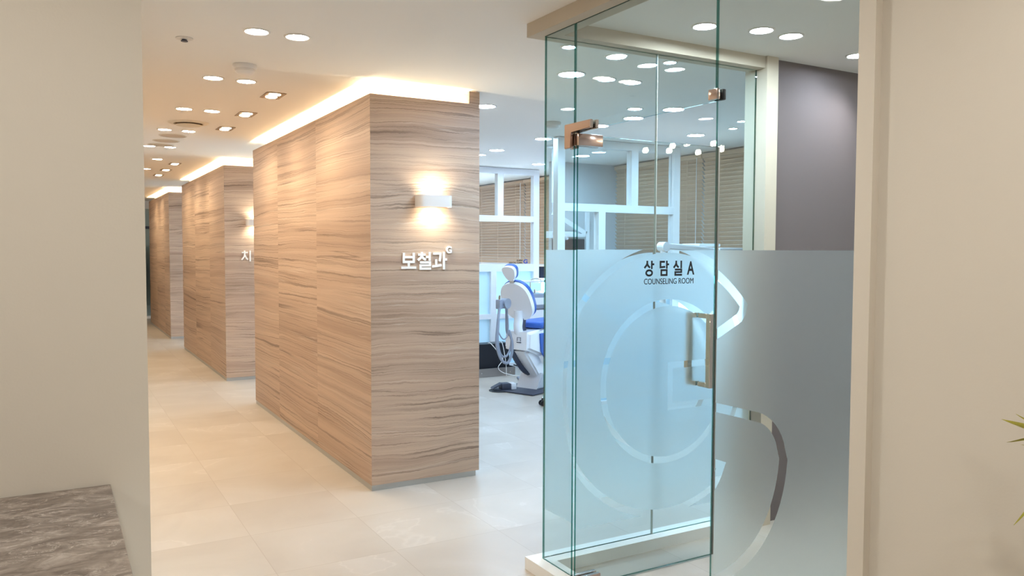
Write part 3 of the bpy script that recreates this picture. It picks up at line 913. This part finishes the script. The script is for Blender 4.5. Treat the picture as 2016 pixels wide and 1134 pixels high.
pl = thing('potted_plant', 'potted plant with slender yellow-green leaves at the right edge', 'plant', (1.78, .72, 0))
bm = bmesh.new(); lathe(bm, [(1e-5, 0), (.13, 0), (.15, .02), (.19, .66), (.20, .70), (.185, .70), (.178, .64), (1e-5, .64)], 36); obj('pot', bm, M['pot'], pl)
bm = bmesh.new(); lathe(bm, [(1e-5, .642), (.174, .642), (.174, .66), (1e-5, .668)], 30); obj('soil', bm, M['soil'], pl)
bm = bmesh.new(); tube(bm, [(0, 0, .66), (.01, .02, .85), (0, .03, 1.06)], .016); tube(bm, [(.03, 0, .66), (.05, .0, .8), (.06, -.04, .97)], .013); obj('stem', bm, M['soil'], pl)
def leaf(p0, p1, rise, wd, bend=0):
    p0, p1 = Vector(p0), Vector(p1)
    mid = (p0 + p1) / 2 + Vector((0, 0, rise))
    P = spline([p0, mid, p1], 9)
    bm = bmesh.new(); rows = []
    for i, p in enumerate(P):
        s = i / (len(P) - 1)
        d = (P[min(i + 1, len(P) - 1)] - P[max(i - 1, 0)]).normalized()
        sd = d.cross(Vector((0, 0, 1))).normalized(); up = sd.cross(d)
        ww = wd * (math.sin(PI * min(1, .18 + s * .82)) ** .8) * .5 + .0006
        rows.append([bm.verts.new(p - sd * ww + up * ww * .5), bm.verts.new(p), bm.verts.new(p + sd * ww + up * ww * .5)])
    for a, b in zip(rows, rows[1:]):
        for j in (0, 1):
            f = bm.faces.new((a[j], a[j + 1], b[j + 1], b[j])); f.smooth = True
    bmesh.ops.solidify(bm, geom=bm.faces[:], thickness=.0008)
    obj('leaf', bm, M['leaf'], pl)
crown = (0, .03, 1.06)
leaf(crown, (.120, .317, 1.163), .030, .05)
leaf(crown, (.120, .303, 1.112), .060, .026)
leaf(crown, (.100, .275, 1.185), .02, .018)
leaf(crown, (.10, .262, 1.118), .03, .018)
for i in range(20):
    a = i * 2.4
    rr = .20 + .06 * random.random()
    e = (rr * math.cos(a) * .95, min(.13, rr * math.sin(a)), 1.06 + random.uniform(-.06, .2))
    leaf(crown if i % 2 else (.06, -.04, .97), e, .07, .02)

# ------------------------------------------------------------------ treatment bays: white partitions
def partition(y, label, group, logo=False, panels=True):
    t = thing('glazed_partition', label, 'partition', (0, y, 0), group=group)
    z1 = CEIL - .004
    d0, d1 = -.04, .04
    xL, xR = 4.13, 5.63
    for x0, x1, za, zb in ((xL, xL + .08, 0, z1), (xR - .085, xR, 0, z1)):
        bm = bmesh.new(); bx(bm, x0, x1, d0, d1, za, zb); obj('post', bm, M['frame'], t)
    for x0, x1, za, zb in ((4.605, 4.685, 1.37, 1.925), (5.0, 5.085, 2.0, 2.54), (4.905, 4.985, .07, 1.275)):
        if (x0 == 4.605) and not logo is False: continue
        bm = bmesh.new(); bx(bm, x0, x1, d0, d1, za, zb); obj('mullion', bm, M['frame'], t)
    for za, zb in ((2.54, z1), (1.925, 2.0), (1.275, 1.37), (.66, .725), (.0, .07)):
        bm = bmesh.new(); bx(bm, xL + .08, xR - .085, d0 + .001, d1 - .001, za, zb); obj('rail', bm, M['frame'], t)
    for za, zb in ((2.0, 2.54), (1.37, 1.925)):
        bm = bmesh.new(); bx(bm, xL + .08, xR - .085, -.004, .004, za, zb); obj('glass_pane', bm, M['pane'], t)
    for za, zb in ((.725, 1.275), (.07, .66)):
        bm = bmesh.new(); v4 = [bm.verts.new(p) for p in ((xL + .08, 0, za), (xR - .085, 0, za), (xR - .085, 0, zb), (xL + .08, 0, zb))]; bm.faces.new(v4); tag(obj('infill_panel', bm, M['panel'], t), 'pale blue infill panel')
    if logo:
        q, wd, ht = text_mesh('printed_letter', 'G', .06, .0006, .0015, M['logo'], t, (5.408, -.0055, 1.377), RX); fit_text(q, wd, ht, .064, .054)
        tag(q, 'blue letter G printed on the glass')
        q, wd, ht = text_mesh('printed_line', 'GUIDE', .02, .0006, .0006, M['black'], t, (5.305, -.0055, 1.408), RX); fit_text(q, wd, ht, .092, .020)
        q, wd, ht = text_mesh('printed_line', 'DENTAL CLINIC', .02, .0006, .0006, M['black'], t, (5.190, -.0055, 1.377), RX); fit_text(q, wd, ht, .208, .021)
    return t
partition(9.16, 'white framed glazed partition behind the dental chair', 'white treatment partitions', logo=True)
partition(6.40, 'white framed glazed partition seen through the counselling room glass', 'white treatment partitions')

# wooden venetian blinds on the window wall
def make_blind(W):
    t = thing('venetian_blind', 'x', 'blind', (6.2, 0, 0))
    z0, z1 = 1.30, 2.555
    box('headrail', M['slat'], t, -.075, -.012, -W / 2, W / 2, z1, z1 + .045)
    bm = bmesh.new(); pitch = .0445; n = int((z1 - z0 - .03) / pitch)
    tl = math.radians(50)
    for i in range(n):
        z = z1 - .022 - i * pitch
        c, s = .025 * math.cos(tl), .025 * math.sin(tl)
        for k in range(4):
            pass
        sec = [(-c, -s), (-c * .33, -s * .33 + .0022), (c * .33, s * .33 + .0022), (c, s)]
        sec2 = [(a, b - .0026) for a, b in sec][::-1]
        poly = sec + sec2
        prism(bm, poly, lambda u, v, d, z=z: (-.043 - u, d, z + v), -W / 2 + .004, W / 2 - .004)
    obj('slats', bm, M['slat'], t)
    box('bottom_rail', M['slat'], t, -.068, -.018, -W / 2, W / 2, z0, z0 + .022)
    for yy in (-W / 2 + .22, 0, W / 2 - .22):
        bm = bmesh.new(); cyl(bm, (-.072, yy, z0 + .01), (-.072, yy, z1), .0016, n=6); obj('ladder_cord', bm, M['slat'], t)
    bm = bmesh.new()
    tube(bm, [(-.082, -W / 2 + .06, z1 + .01), (-.083, -W / 2 + .06, 2.0), (-.083, -W / 2 + .062, 1.42)], .004, 6)
    tag(obj('pull_cord', bm, M['frame'], t), 'white pull cord')
    return t
bl = make_blind(1.55)
BY = [(7.365, 'tan wooden venetian blind beside the pale grey pier, behind the glass room'), (5.80, 'tan wooden venetian blind at the cream post, nearer than the other'),
      (9.60, 'tan wooden venetian blind right of the white partition in the gap'), (11.17, 'tan wooden venetian blind seen through the partition glass in the gap'),
      (12.74, 'tan wooden blind farthest left, at the edge of the nearest wall block')]
for i, (y, l) in enumerate(BY):
    if i == 0: bl.location = (6.2, y, 0); bl['label'] = l; bl['group'] = 'wooden venetian blinds'
    else: dup(bl, (6.2, y, 0), 0, l, 'wooden venetian blinds')
for i, (y, l) in enumerate(((5.80, 'nearest the cream post, added for ceiling light'), (7.365, 'beside the pale grey pier, added for ceiling light'), (9.60, 'right of the white partition'), (11.17, 'behind the white partition'), (12.74, 'farthest along the wall'))):
    wn = thing(f'window_{7 + i}', f'daylit frosted window under the wooden blind {l}', 'window', kind='structure')
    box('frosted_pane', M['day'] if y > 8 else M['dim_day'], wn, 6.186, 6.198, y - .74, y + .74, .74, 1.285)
    bm = bmesh.new()
    for a in ((y - .775, y - .74, .70, 1.29), (y + .74, y + .775, .70, 1.29), (y - .74, y + .74, .70, .74)): bx(bm, 6.175, 6.199, *a)
    obj('window_frame', bm, M['frame'], wn)
    box('window_sill', M['frame'], wn, 6.06, 6.199, y - .778, y + .778, .67, .699)

# ------------------------------------------------------------------ dental chair (x towards the foot end)
ch = thing('dental_chair', 'white and blue dental chair with a tilted oval backrest', 'dental chair', (4.622, 7.653, 0), math.radians(23))
def P3(poly, d0, d1, bm, bevel=.0): prism(bm, poly, lambda s, z, d: (s, d, z), d0, d1, bevel)
bm = bmesh.new(); rbox(bm, -.36, .62, -.29, .29, .002, .018, .006); tag(obj('base_plate', bm, M['dark_grey'], ch), 'dark grey floor plate')
bm = bmesh.new(); P3([(-.08, .018), (.24, .018), (.20, .15), (.02, .19)], -.15, .15, bm, .012); obj('foot', bm, M['light_grey'], ch)
bm = bmesh.new(); P3([(-.26, .45), (-.06, .47), (.24, .12), (.06, .09)], -.11, .09, bm, .02); obj('lift_arm', bm, M['shell'], ch)
bm = bmesh.new(); P3([(-.275, .47), (-.265, .665), (.05, .685), (.62, .66), (.62, .56), (.10, .40), (-.02, .385)], -.17, .17, bm, .03); obj('seat_body', bm, M['shell'], ch)
bm = bmesh.new(); P3([(-.06, .44), (-.08, .64), (.60, .645), (.60, .575), (.22, .40), (.06, .30)], -.185, -.1705, bm, .004); tag(obj('side_cover', bm, M['blue'], ch), 'blue side cover')
bm = bmesh.new()
for a in ((-.07, -.01, .545, .553), (-.065, -.061, .565, .605), (-.02, -.016, .565, .605), (-.061, -.02, .601, .605)): bx(bm, -.279, -.2755, *a)
tag(obj('emblem', bm, M['dark_grey'], ch), 'small dark square emblem')
bm = bmesh.new(); rbox(bm, -.07, .82, -.2, .2, .69, .765, .03, 3); tag(obj('seat', bm, M['blue'], ch), 'blue vinyl seat cushion')
# recline frame: e along the back (up), n towards the patient
ps = math.radians(65)
e = Vector((-math.cos(ps), 0, math.sin(ps))); nn = Vector((math.sin(ps), 0, math.cos(ps))); O = Vector((-.155, 0, .80))
def slab(bm, outline, d0, d1, bevel, org=O):
    prism(bm, outline, lambda a, w_, d: tuple(org + e * a + Vector((0, w_, 0)) + nn * d), d0, d1, bevel)
def egg(L, w0, w1, n=64, k=2.5):
    out = []
    for i in range(n):
        t_ = 2 * PI * i / n
        c, s = math.cos(t_), math.sin(t_)
        a = math.copysign(abs(c) ** (2 / k), c); b = math.copysign(abs(s) ** (2 / k), s)
        wd = w0 + (w1 - w0) * (a + 1) / 2
        out.append((L / 2 + L / 2 * a, wd * b))
    return out
bm = bmesh.new(); slab(bm, egg(.445, .20, .19), -.03, .02, .02)
o_ = obj('backrest_shell', bm, M['shell'], ch)
bm = bmesh.new(); slab(bm, egg(.452, .202, .192), .0205, .058, .016); tag(obj('backrest', bm, M['blue'], ch), 'blue backrest cushion')
HO = O + e * .47
bm = bmesh.new(); slab(bm, egg(.17, .052, .100), -.02, .02, .015, HO); obj('headrest_shell', bm, M['shell'], ch)
bm = bmesh.new(); slab(bm, egg(.174, .054, .102), .0205, .056, .015, HO); tag(obj('headrest', bm, M['blue'], ch), 'blue headrest cushion')
bm = bmesh.new(); slab(bm, [(-.07, -.03), (.06, -.03), (.06, .03), (-.07, .03)], -.012, .010, .004, HO); obj('headrest_bar', bm, M['chrome'], ch)
bm = bmesh.new()
tube(bm, [tuple(O + e * .12 - nn * .03), (-.23, 0, .80), (-.24, 0, .70), (-.20, 0, .60)], .05, 14)
obj('back_support', bm, M['shell'], ch)
bm = bmesh.new(); tube(bm, [tuple(O + e * .08 + nn * .015), (-.165, 0, .80), (-.175, 0, .71), (-.14, 0, .63)], .045, 12)
tag(obj('hinge_cover', bm, M['dark_grey'], ch), 'dark hinge cover')
bm = bmesh.new()
tube(bm, [(-.26, .06, .52), (-.23, .06, .40), (-.15, .05, .29), (-.05, .04, .20), (.06, .02, .16)], .027, 14, rr=lambda s, i: 1 + .10 * (i % 2))
tag(obj('corrugated_hose', bm, M['dark_grey'], ch), 'dark corrugated hose')
# assistant arm with instrument holder and hanging hoses
bm = bmesh.new()
tube(bm, [(-.26, .10, .62), (-.31, .10, .68), (-.33, .09, .9), (-.40, .05, .965), (-.53, 0, .965)], .016, 10)
obj('assistant_arm', bm, M['grey'], ch)
hd = bmesh.new()
rbox(hd, -.60, -.545, -.03, .03, .93, 1.03, .008)
cyl(hd, (-.49, -.055, .985), (-.49, .03, .985), .055, n=28)
rbox(hd, -.545, -.47, -.03, .01, .945, 1.02, .006)
obj('instrument_holder', hd, M['grey'], ch)
bm = bmesh.new(); cyl(bm, (-.575, -.01, 1.03), (-.575, -.01, 1.075), .012, n=12); cyl(bm, (-.555, .015, 1.03), (-.555, .015, 1.06), .009, n=12); obj('instrument_tip', bm, M['chrome'], ch)
for pts, r in (([(-.595, -.02, .94), (-.64, -.03, .75), (-.655, -.03, .56), (-.58, -.03, .40), (-.47, -.03, .345), (-.38, -.02, .43), (-.345, 0, .55), (-.33, .05, .66)], .015),
               ([(-.575, .0, .94), (-.585, 0, .75), (-.595, 0, .60), (-.55, 0, .45), (-.46, 0, .41), (-.37, .01, .48), (-.335, .02, .60), (-.32, .06, .68)], .011),
               ([(-.56, .02, .94), (-.57, .02, .78), (-.555, .02, .68), (-.48, .02, .60), (-.40, .03, .62), (-.35, .05, .72), (-.335, .07, .84)], .007)):
    bm = bmesh.new(); tube(bm, pts, r, 10); obj('hose', bm, M['hose'], ch)

# computer in its steel tray
tr = thing('metal_tray', 'stainless steel tray on the floor holding the black computer', 'tray', (4.70, 8.76, 0))
bm = bmesh.new()
bx(bm, -.275, .275, -.15, .15, .002, .010)
for a in ((-.275, .275, -.15, -.144, .010, .105), (-.275, .275, .144, .15, .010, .105), (-.275, -.269, -.144, .144, .010, .105), (.269, .275, -.144, .144, .010, .105)): bx(bm, *a)
obj('tray_body', bm, M['steel'], tr)
bm = bmesh.new()
for x in (-.2, .2): cyl(bm, (x, -.154, .05), (x, -.1502, .05), .008, n=12)
obj('bolt', bm, M['chrome'], tr)
pc = thing('computer_tower', 'black computer tower standing in the steel tray', 'computer', (4.70, 8.76, .0105))
bm = bmesh.new(); rbox(bm, -.215, .225, -.09, .09, 0, .39, .006, 1); obj('case', bm, M['black_plastic'], pc)
bm = bmesh.new(); rbox(bm, -.236, -.2155, -.085, .085, .005, .385, .004, 1); obj('front_bezel', bm, M['screen'], pc)
bm = bmesh.new(); bx(bm, -.242, -.2365, -.08, -.02, .35, .37); bx(bm, -.242, -.2365, -.08, -.03, .02, .07); tag(obj('label_sticker', bm, M['letter'], pc), 'white stickers')
bm = bmesh.new()
tube(bm, [(4.65, 8.72, .4055), (4.655, 8.66, .405), (4.70, 8.60, .33), (4.77, 8.56, .22), (4.70, 8.55, .12), (4.77, 8.53, .05), (4.95, 8.45, .008), (5.10, 8.30, .007)], .0045, 8)
tag(obj('cable', bm, M['letter']), 'thin white cable hanging over the computer to the floor', 'cable')
bm = bmesh.new(); tube(bm, [(4.81, 8.72, .4055), (4.812, 8.655, .404), (4.815, 8.59, .25), (4.812, 8.55, .12), (4.81, 8.54, .008)], .004, 8)
tag(obj('cable', bm, M['letter']), 'straight white cable dropping in front of the computer', 'cable')
bm = bmesh.new(); tube(bm, [(4.98, 8.66, .12), (5.06, 8.55, .09), (5.16, 8.42, .03), (5.12, 8.25, .008), (4.90, 8.05, .008)], .007, 8)
tag(obj('cable', bm, M['black_plastic']), 'black cable running from the tray to the chair', 'cable')

# foot controls
fp = thing('foot_pedal', 'black and white foot pedal on the floor before the chair', 'foot pedal', (4.30, 7.70, 0), math.radians(-8))
bm = bmesh.new(); lathe(bm, [(1e-5, .001), (.11, .001), (.115, .008), (.10, .014), (1e-5, .014)], 28, (-.05, 0, 0)); obj('base', bm, M['black_plastic'], fp)
bm = bmesh.new(); rbox(bm, -.04, .07, -.06, .06, .014, .085, .012); obj('housing', bm, M['dark_grey'], fp)
bm = bmesh.new(); rbox(bm, .071, .135, -.06, .06, .004, .085, .014); tag(obj('end_cap', bm, M['shell'], fp), 'white end cap')
bm = bmesh.new(); P3([(-.14, .03), (-.13, .045), (-.03, .09), (-.03, .07)], -.045, .045, bm, .003); obj('treadle', bm, M['dark_grey'], fp)
f2 = thing('foot_pedal', 'dark flat foot control beside the corrugated hose', 'foot pedal', (4.98, 8.16, 0), math.radians(-20))
bm = bmesh.new(); rbox(bm, -.20, .20, -.10, .10, .002, .035, .012); obj('base', bm, M['grey'], f2)
bm = bmesh.new(); P3([(-.17, .036), (.19, .036), (.15, .075), (-.05, .085)], -.08, .08, bm, .008); obj('treadle', bm, M['dark_grey'], f2)

# operator stool behind the corner glass
st = thing('operator_stool', 'wheeled stool whose black caster shows beside the corner glass', 'stool', (4.46, 6.72, 0))
for k in range(5):
    a = PI - .12 + k * 2 * PI / 5
    c, s = math.cos(a), math.sin(a)
    bm = bmesh.new(); tube(bm, [(.03 * c, .03 * s, .10), (.16 * c, .16 * s, .085), (.25 * c, .25 * s, .07)], .016, 10); lg = obj('leg', bm, M['chrome'], st)
    bm = bmesh.new()
    for q in (-1, 1):
        ox, oy = -s * .014 * q, c * .014 * q
        cyl(bm, (.25 * c + ox, .25 * s + oy, .029), (.25 * c + ox * 2, .25 * s + oy * 2, .029), .028, n=18)
    cyl(bm, (.25 * c, .25 * s, .03), (.25 * c, .25 * s, .075), .008, n=10)
    tag(obj('caster', bm, M['black_plastic'], lg), 'black twin-wheel caster')
bm = bmesh.new(); cyl(bm, (0, 0, .08), (0, 0, .46), .022); obj('column', bm, M['chrome'], st)
bm = bmesh.new(); lathe(bm, [(1e-5, .46), (.17, .46), (.185, .48), (.185, .52), (.165, .545), (1e-5, .55)], 36); obj('seat', bm, M['blue'], st)

# cuspidor unit right of the chair
cu = thing('dental_unit', 'white dental unit with tray and teal screen behind the chair', 'dental unit', (5.50, 8.86, 0), 0)
bm = bmesh.new(); rbox(bm, -.26, .26, -.16, .16, .0, .80, .02); obj('pedestal', bm, M['shell'], cu)
bm = bmesh.new(); rbox(bm, -.30, .30, -.18, .18, .805, 1.00, .02); obj('console', bm, M['grey'], cu)
bm = bmesh.new(); rbox(bm, -.29, .29, -.19, -.181, .86, .95, .003, 1); obj('outlet_panel', bm, M['shell'], cu)
bm = bmesh.new(); tube(bm, [(-.16, 0, 1.0), (-.16, 0, 1.12), (-.15, 0, 1.17), (-.08, 0, 1.185), (0, 0, 1.17), (0, 0, 1.13)], .008, 10); obj('faucet', bm, M['chrome'], cu)
bm = bmesh.new(); rbox(bm, -.36, .20, -.06, .06, 1.14, 1.165, .006); obj('tray', bm, M['shell'], cu)
bm = bmesh.new(); cyl(bm, (.1, .02, 1.0), (.1, .02, 1.14), .02); obj('tray_post', bm, M['shell'], cu)
bm = bmesh.new(); rbox(bm, -.09, .06, .08, .10, 1.02, 1.13, .004, 1); tag(obj('screen', bm, M['teal'], cu), 'lit teal screen')
bm = bmesh.new()
for x in (-.2, -.13): cyl(bm, (x, -.06, 1.0), (x, -.06, 1.05), .012, n=12)
obj('cup', bm, M['chrome'], cu)
mo = thing('monitor', 'dark monitor edge right of the white partition post', 'monitor', (5.98, 9.35, 1.0))
bm = bmesh.new(); rbox(bm, -.24, .10, -.02, .02, .17, .33, .006); obj('display', bm, M['screen'], mo)
bm = bmesh.new(); cyl(bm, (0, .03, -1.0), (0, .03, .25), .02); obj('stand', bm, M['grey'], mo)

# ------------------------------------------------------------------ behind the counselling room
lm = thing('dental_lamp', 'white dental operating lamp hanging at the left partition post', 'dental lamp', (4.46, 6.95, 0))
bm = bmesh.new(); cyl(bm, (0, 0, 2.04), (0, 0, CEIL - .0005), .02); obj('pole', bm, M['shell'], lm)
bm = bmesh.new(); lathe(bm, [(.021, 2.59), (.07, 2.60), (.08, CEIL - .001), (.021, CEIL - .001)], 30, close=True); obj('ceiling_rose', bm, M['shell'], lm)
bm = bmesh.new(); tube(bm, [(0, 0, 2.06), (.03, -.02, 2.08), (.055, -.05, 2.0), (.058, -.06, 1.89)], .017, 10); tube(bm, [(.058, -.06, 1.89), (.05, -.06, 1.86), (.022, -.06, 1.80)], .022, 10, smooth=False); obj('arm', bm, M['shell'], lm)
bm = bmesh.new(); tube(bm, [(.022, -.06, 1.80), (.06, -.06, 1.79), (.085, -.06, 1.77), (.085, -.06, 1.735), (.05, -.06, 1.715)], .008, 8); obj('yoke', bm, M['chrome'], lm)
bm = bmesh.new()
ring = [(.05 + .075 * math.cos(a * PI / 12), -.06 + .05 * math.sin(a * PI / 12), 1.70 - .028 * math.cos(a * PI / 12)) for a in range(25)]
tube(bm, ring, .014, 10, smooth=False)
rbox(bm, -.03, .04, -.09, -.03, 1.695, 1.74, .01)
obj('lamp_head', bm, M['shell'], lm)

mb = thing('monitor_bracket', 'white triangular wall bracket above a dark monitor behind the glass', 'bracket', (5.28, 8.10, 0))
k = 8.05
bm = bmesh.new()
def bar(bm, a, b, wd, y0, y1):
    a, b = Vector(a), Vector(b); d = (b - a).normalized(); n_ = Vector((-d.y, d.x)) * wd / 2
    prism(bm, [tuple(a - n_), tuple(b - n_), tuple(b + n_), tuple(a + n_)], lambda u, v, d_: (u, d_, v), y0, y1)
bar(bm, (-.10, 2.00), (.38, 1.755), .055, -.03, .0); obj('diagonal_brace', bm, M['frame'], mb)
bm = bmesh.new(); bar(bm, (.40, 2.02), (.40, 1.2), .05, -.03, .0); obj('upright', bm, M['frame'], mb)
bm = bmesh.new(); bar(bm, (-.05, 1.735), (.37, 1.735), .04, -.029, .0); obj('shelf_bar', bm, M['frame'], mb)
bm = bmesh.new(); bar(bm, (.0, 1.70), (.0, 1.30), .06, -.085, -.06); bar(bm, (-.10, 1.57), (.015, 1.69), .05, -.0845, -.0605); obj('folded_stay', bm, M['frame'], mb)
bm = bmesh.new(); bx(bm, -.14, .44, .0005, .075, 1.70, 1.78); obj('wall_arm', bm, M['frame'], mb)
m2 = thing('monitor', 'dark wall monitor under the white bracket, behind the glass room', 'monitor', (5.40, 8.06, 1.36))
bm = bmesh.new(); rbox(bm, -.23, .215, -.02, .015, 0, .33, .005, 1); obj('display', bm, M['screen'], m2)
bm = bmesh.new(); bx(bm, -.05, .05, .0155, .115, .12, .22); obj('mount', bm, M['frame'], m2)

da = thing('delivery_arm', 'white jointed equipment arm sloping just above the frosted glass', 'equipment arm', (4.26, 5.0, 0))
bm = bmesh.new(); lathe(bm, [(1e-5, 0), (.18, 0), (.18, .03), (.05, .05), (1e-5, .05)], 30); obj('foot', bm, M['shell'], da)
bm = bmesh.new(); cyl(bm, (0, 0, .05), (0, 0, 1.57), .026); obj('pole', bm, M['shell'], da)
bm = bmesh.new(); cyl(bm, (0, -.04, 1.583), (0, .04, 1.583), .038, n=24); obj('elbow', bm, M['shell'], da)
bm = bmesh.new(); P3([(.0, 1.618), (.0, 1.566), (.58, 1.528), (.58, 1.575)], -.03, .03, bm, .008); obj('arm', bm, M['shell'], da)
bm = bmesh.new(); rbox(bm, .42, .66, .04, .26, 1.588, 1.612, .006); obj('tray', bm, M['shell'], da)
bm = bmesh.new(); rbox(bm, .52, .78, -.10, .035, 1.55, 1.578, .006); rbox(bm, .60, .64, -.05, .0, 1.50, 1.549, .006); obj('instrument_bracket', bm, M['shell'], da)

# pendant cluster of the counselling room (seen only as reflections in its glass)
M['bulb'] = emis('pendant_bulb', (1, .86, .66), 130)
pts = [(4.529, 2.435), (4.677, 2.427), (4.775, 2.483), (5.141, 2.457), (5.195, 2.525), (5.358, 2.489), (5.427, 2.527)]
pp = None
for i, (x, z) in enumerate(pts):
    y = 1.0 + .07 * ((i * 5) % 3 - 1)
    l = 'small glass pendant lamp of the counselling room, seen mirrored in its far glass'
    if pp is None:
        pp = thing('pendant_lamp', l, 'pendant lamp', (x, y, z), group='pendant lamps of the counselling room')
        bm = bmesh.new(); lathe(bm, [(.012, .045), (.022, .035), (.045, -.03), (.046, -.045)], 28); obj('shade', bm, M['shade'], pp, fix=False)
        bm = bmesh.new(); lathe(bm, [(1e-5, -.03), (.014, -.025), (.02, -.008), (.012, .015), (1e-5, .02)], 20); obj('bulb', bm, M['bulb'], pp)
        bm = bmesh.new(); cyl(bm, (0, 0, .02), (0, 0, .05), .012); cyl(bm, (0, 0, .05), (0, 0, .09), .003, n=8); obj('cord', bm, M['chrome'], pp)
    else:
        dup(pp, (x, y, z), 0, l)

# ------------------------------------------------------------------ end of the corridor
ce = thing('window_6', 'teal glass panel with a dark patch at the far end of the corridor', 'window', kind='structure')
pane(ce, .6, 2.4, 19.60, 19.612, .06, 2.45)
bm = bmesh.new(); t_ = bmesh.new()
bx(bm, .62, 2.38, 19.614, 19.616, .30, 1.6); obj('frosted_film', bm, M['frost'], ce)
bm = bmesh.new(); bx(bm, .5, 2.45, 19.55, 19.66, 2.45, CEIL - .001); bx(bm, .5, 2.45, 19.55, 19.66, 0, .06); obj('frame', bm, M['white'], ce)
bm = bmesh.new(); bx(bm, 1.72, 1.90, 19.575, 19.598, 2.0, 2.06); obj('patch', bm, M['dark_grey'], ce)
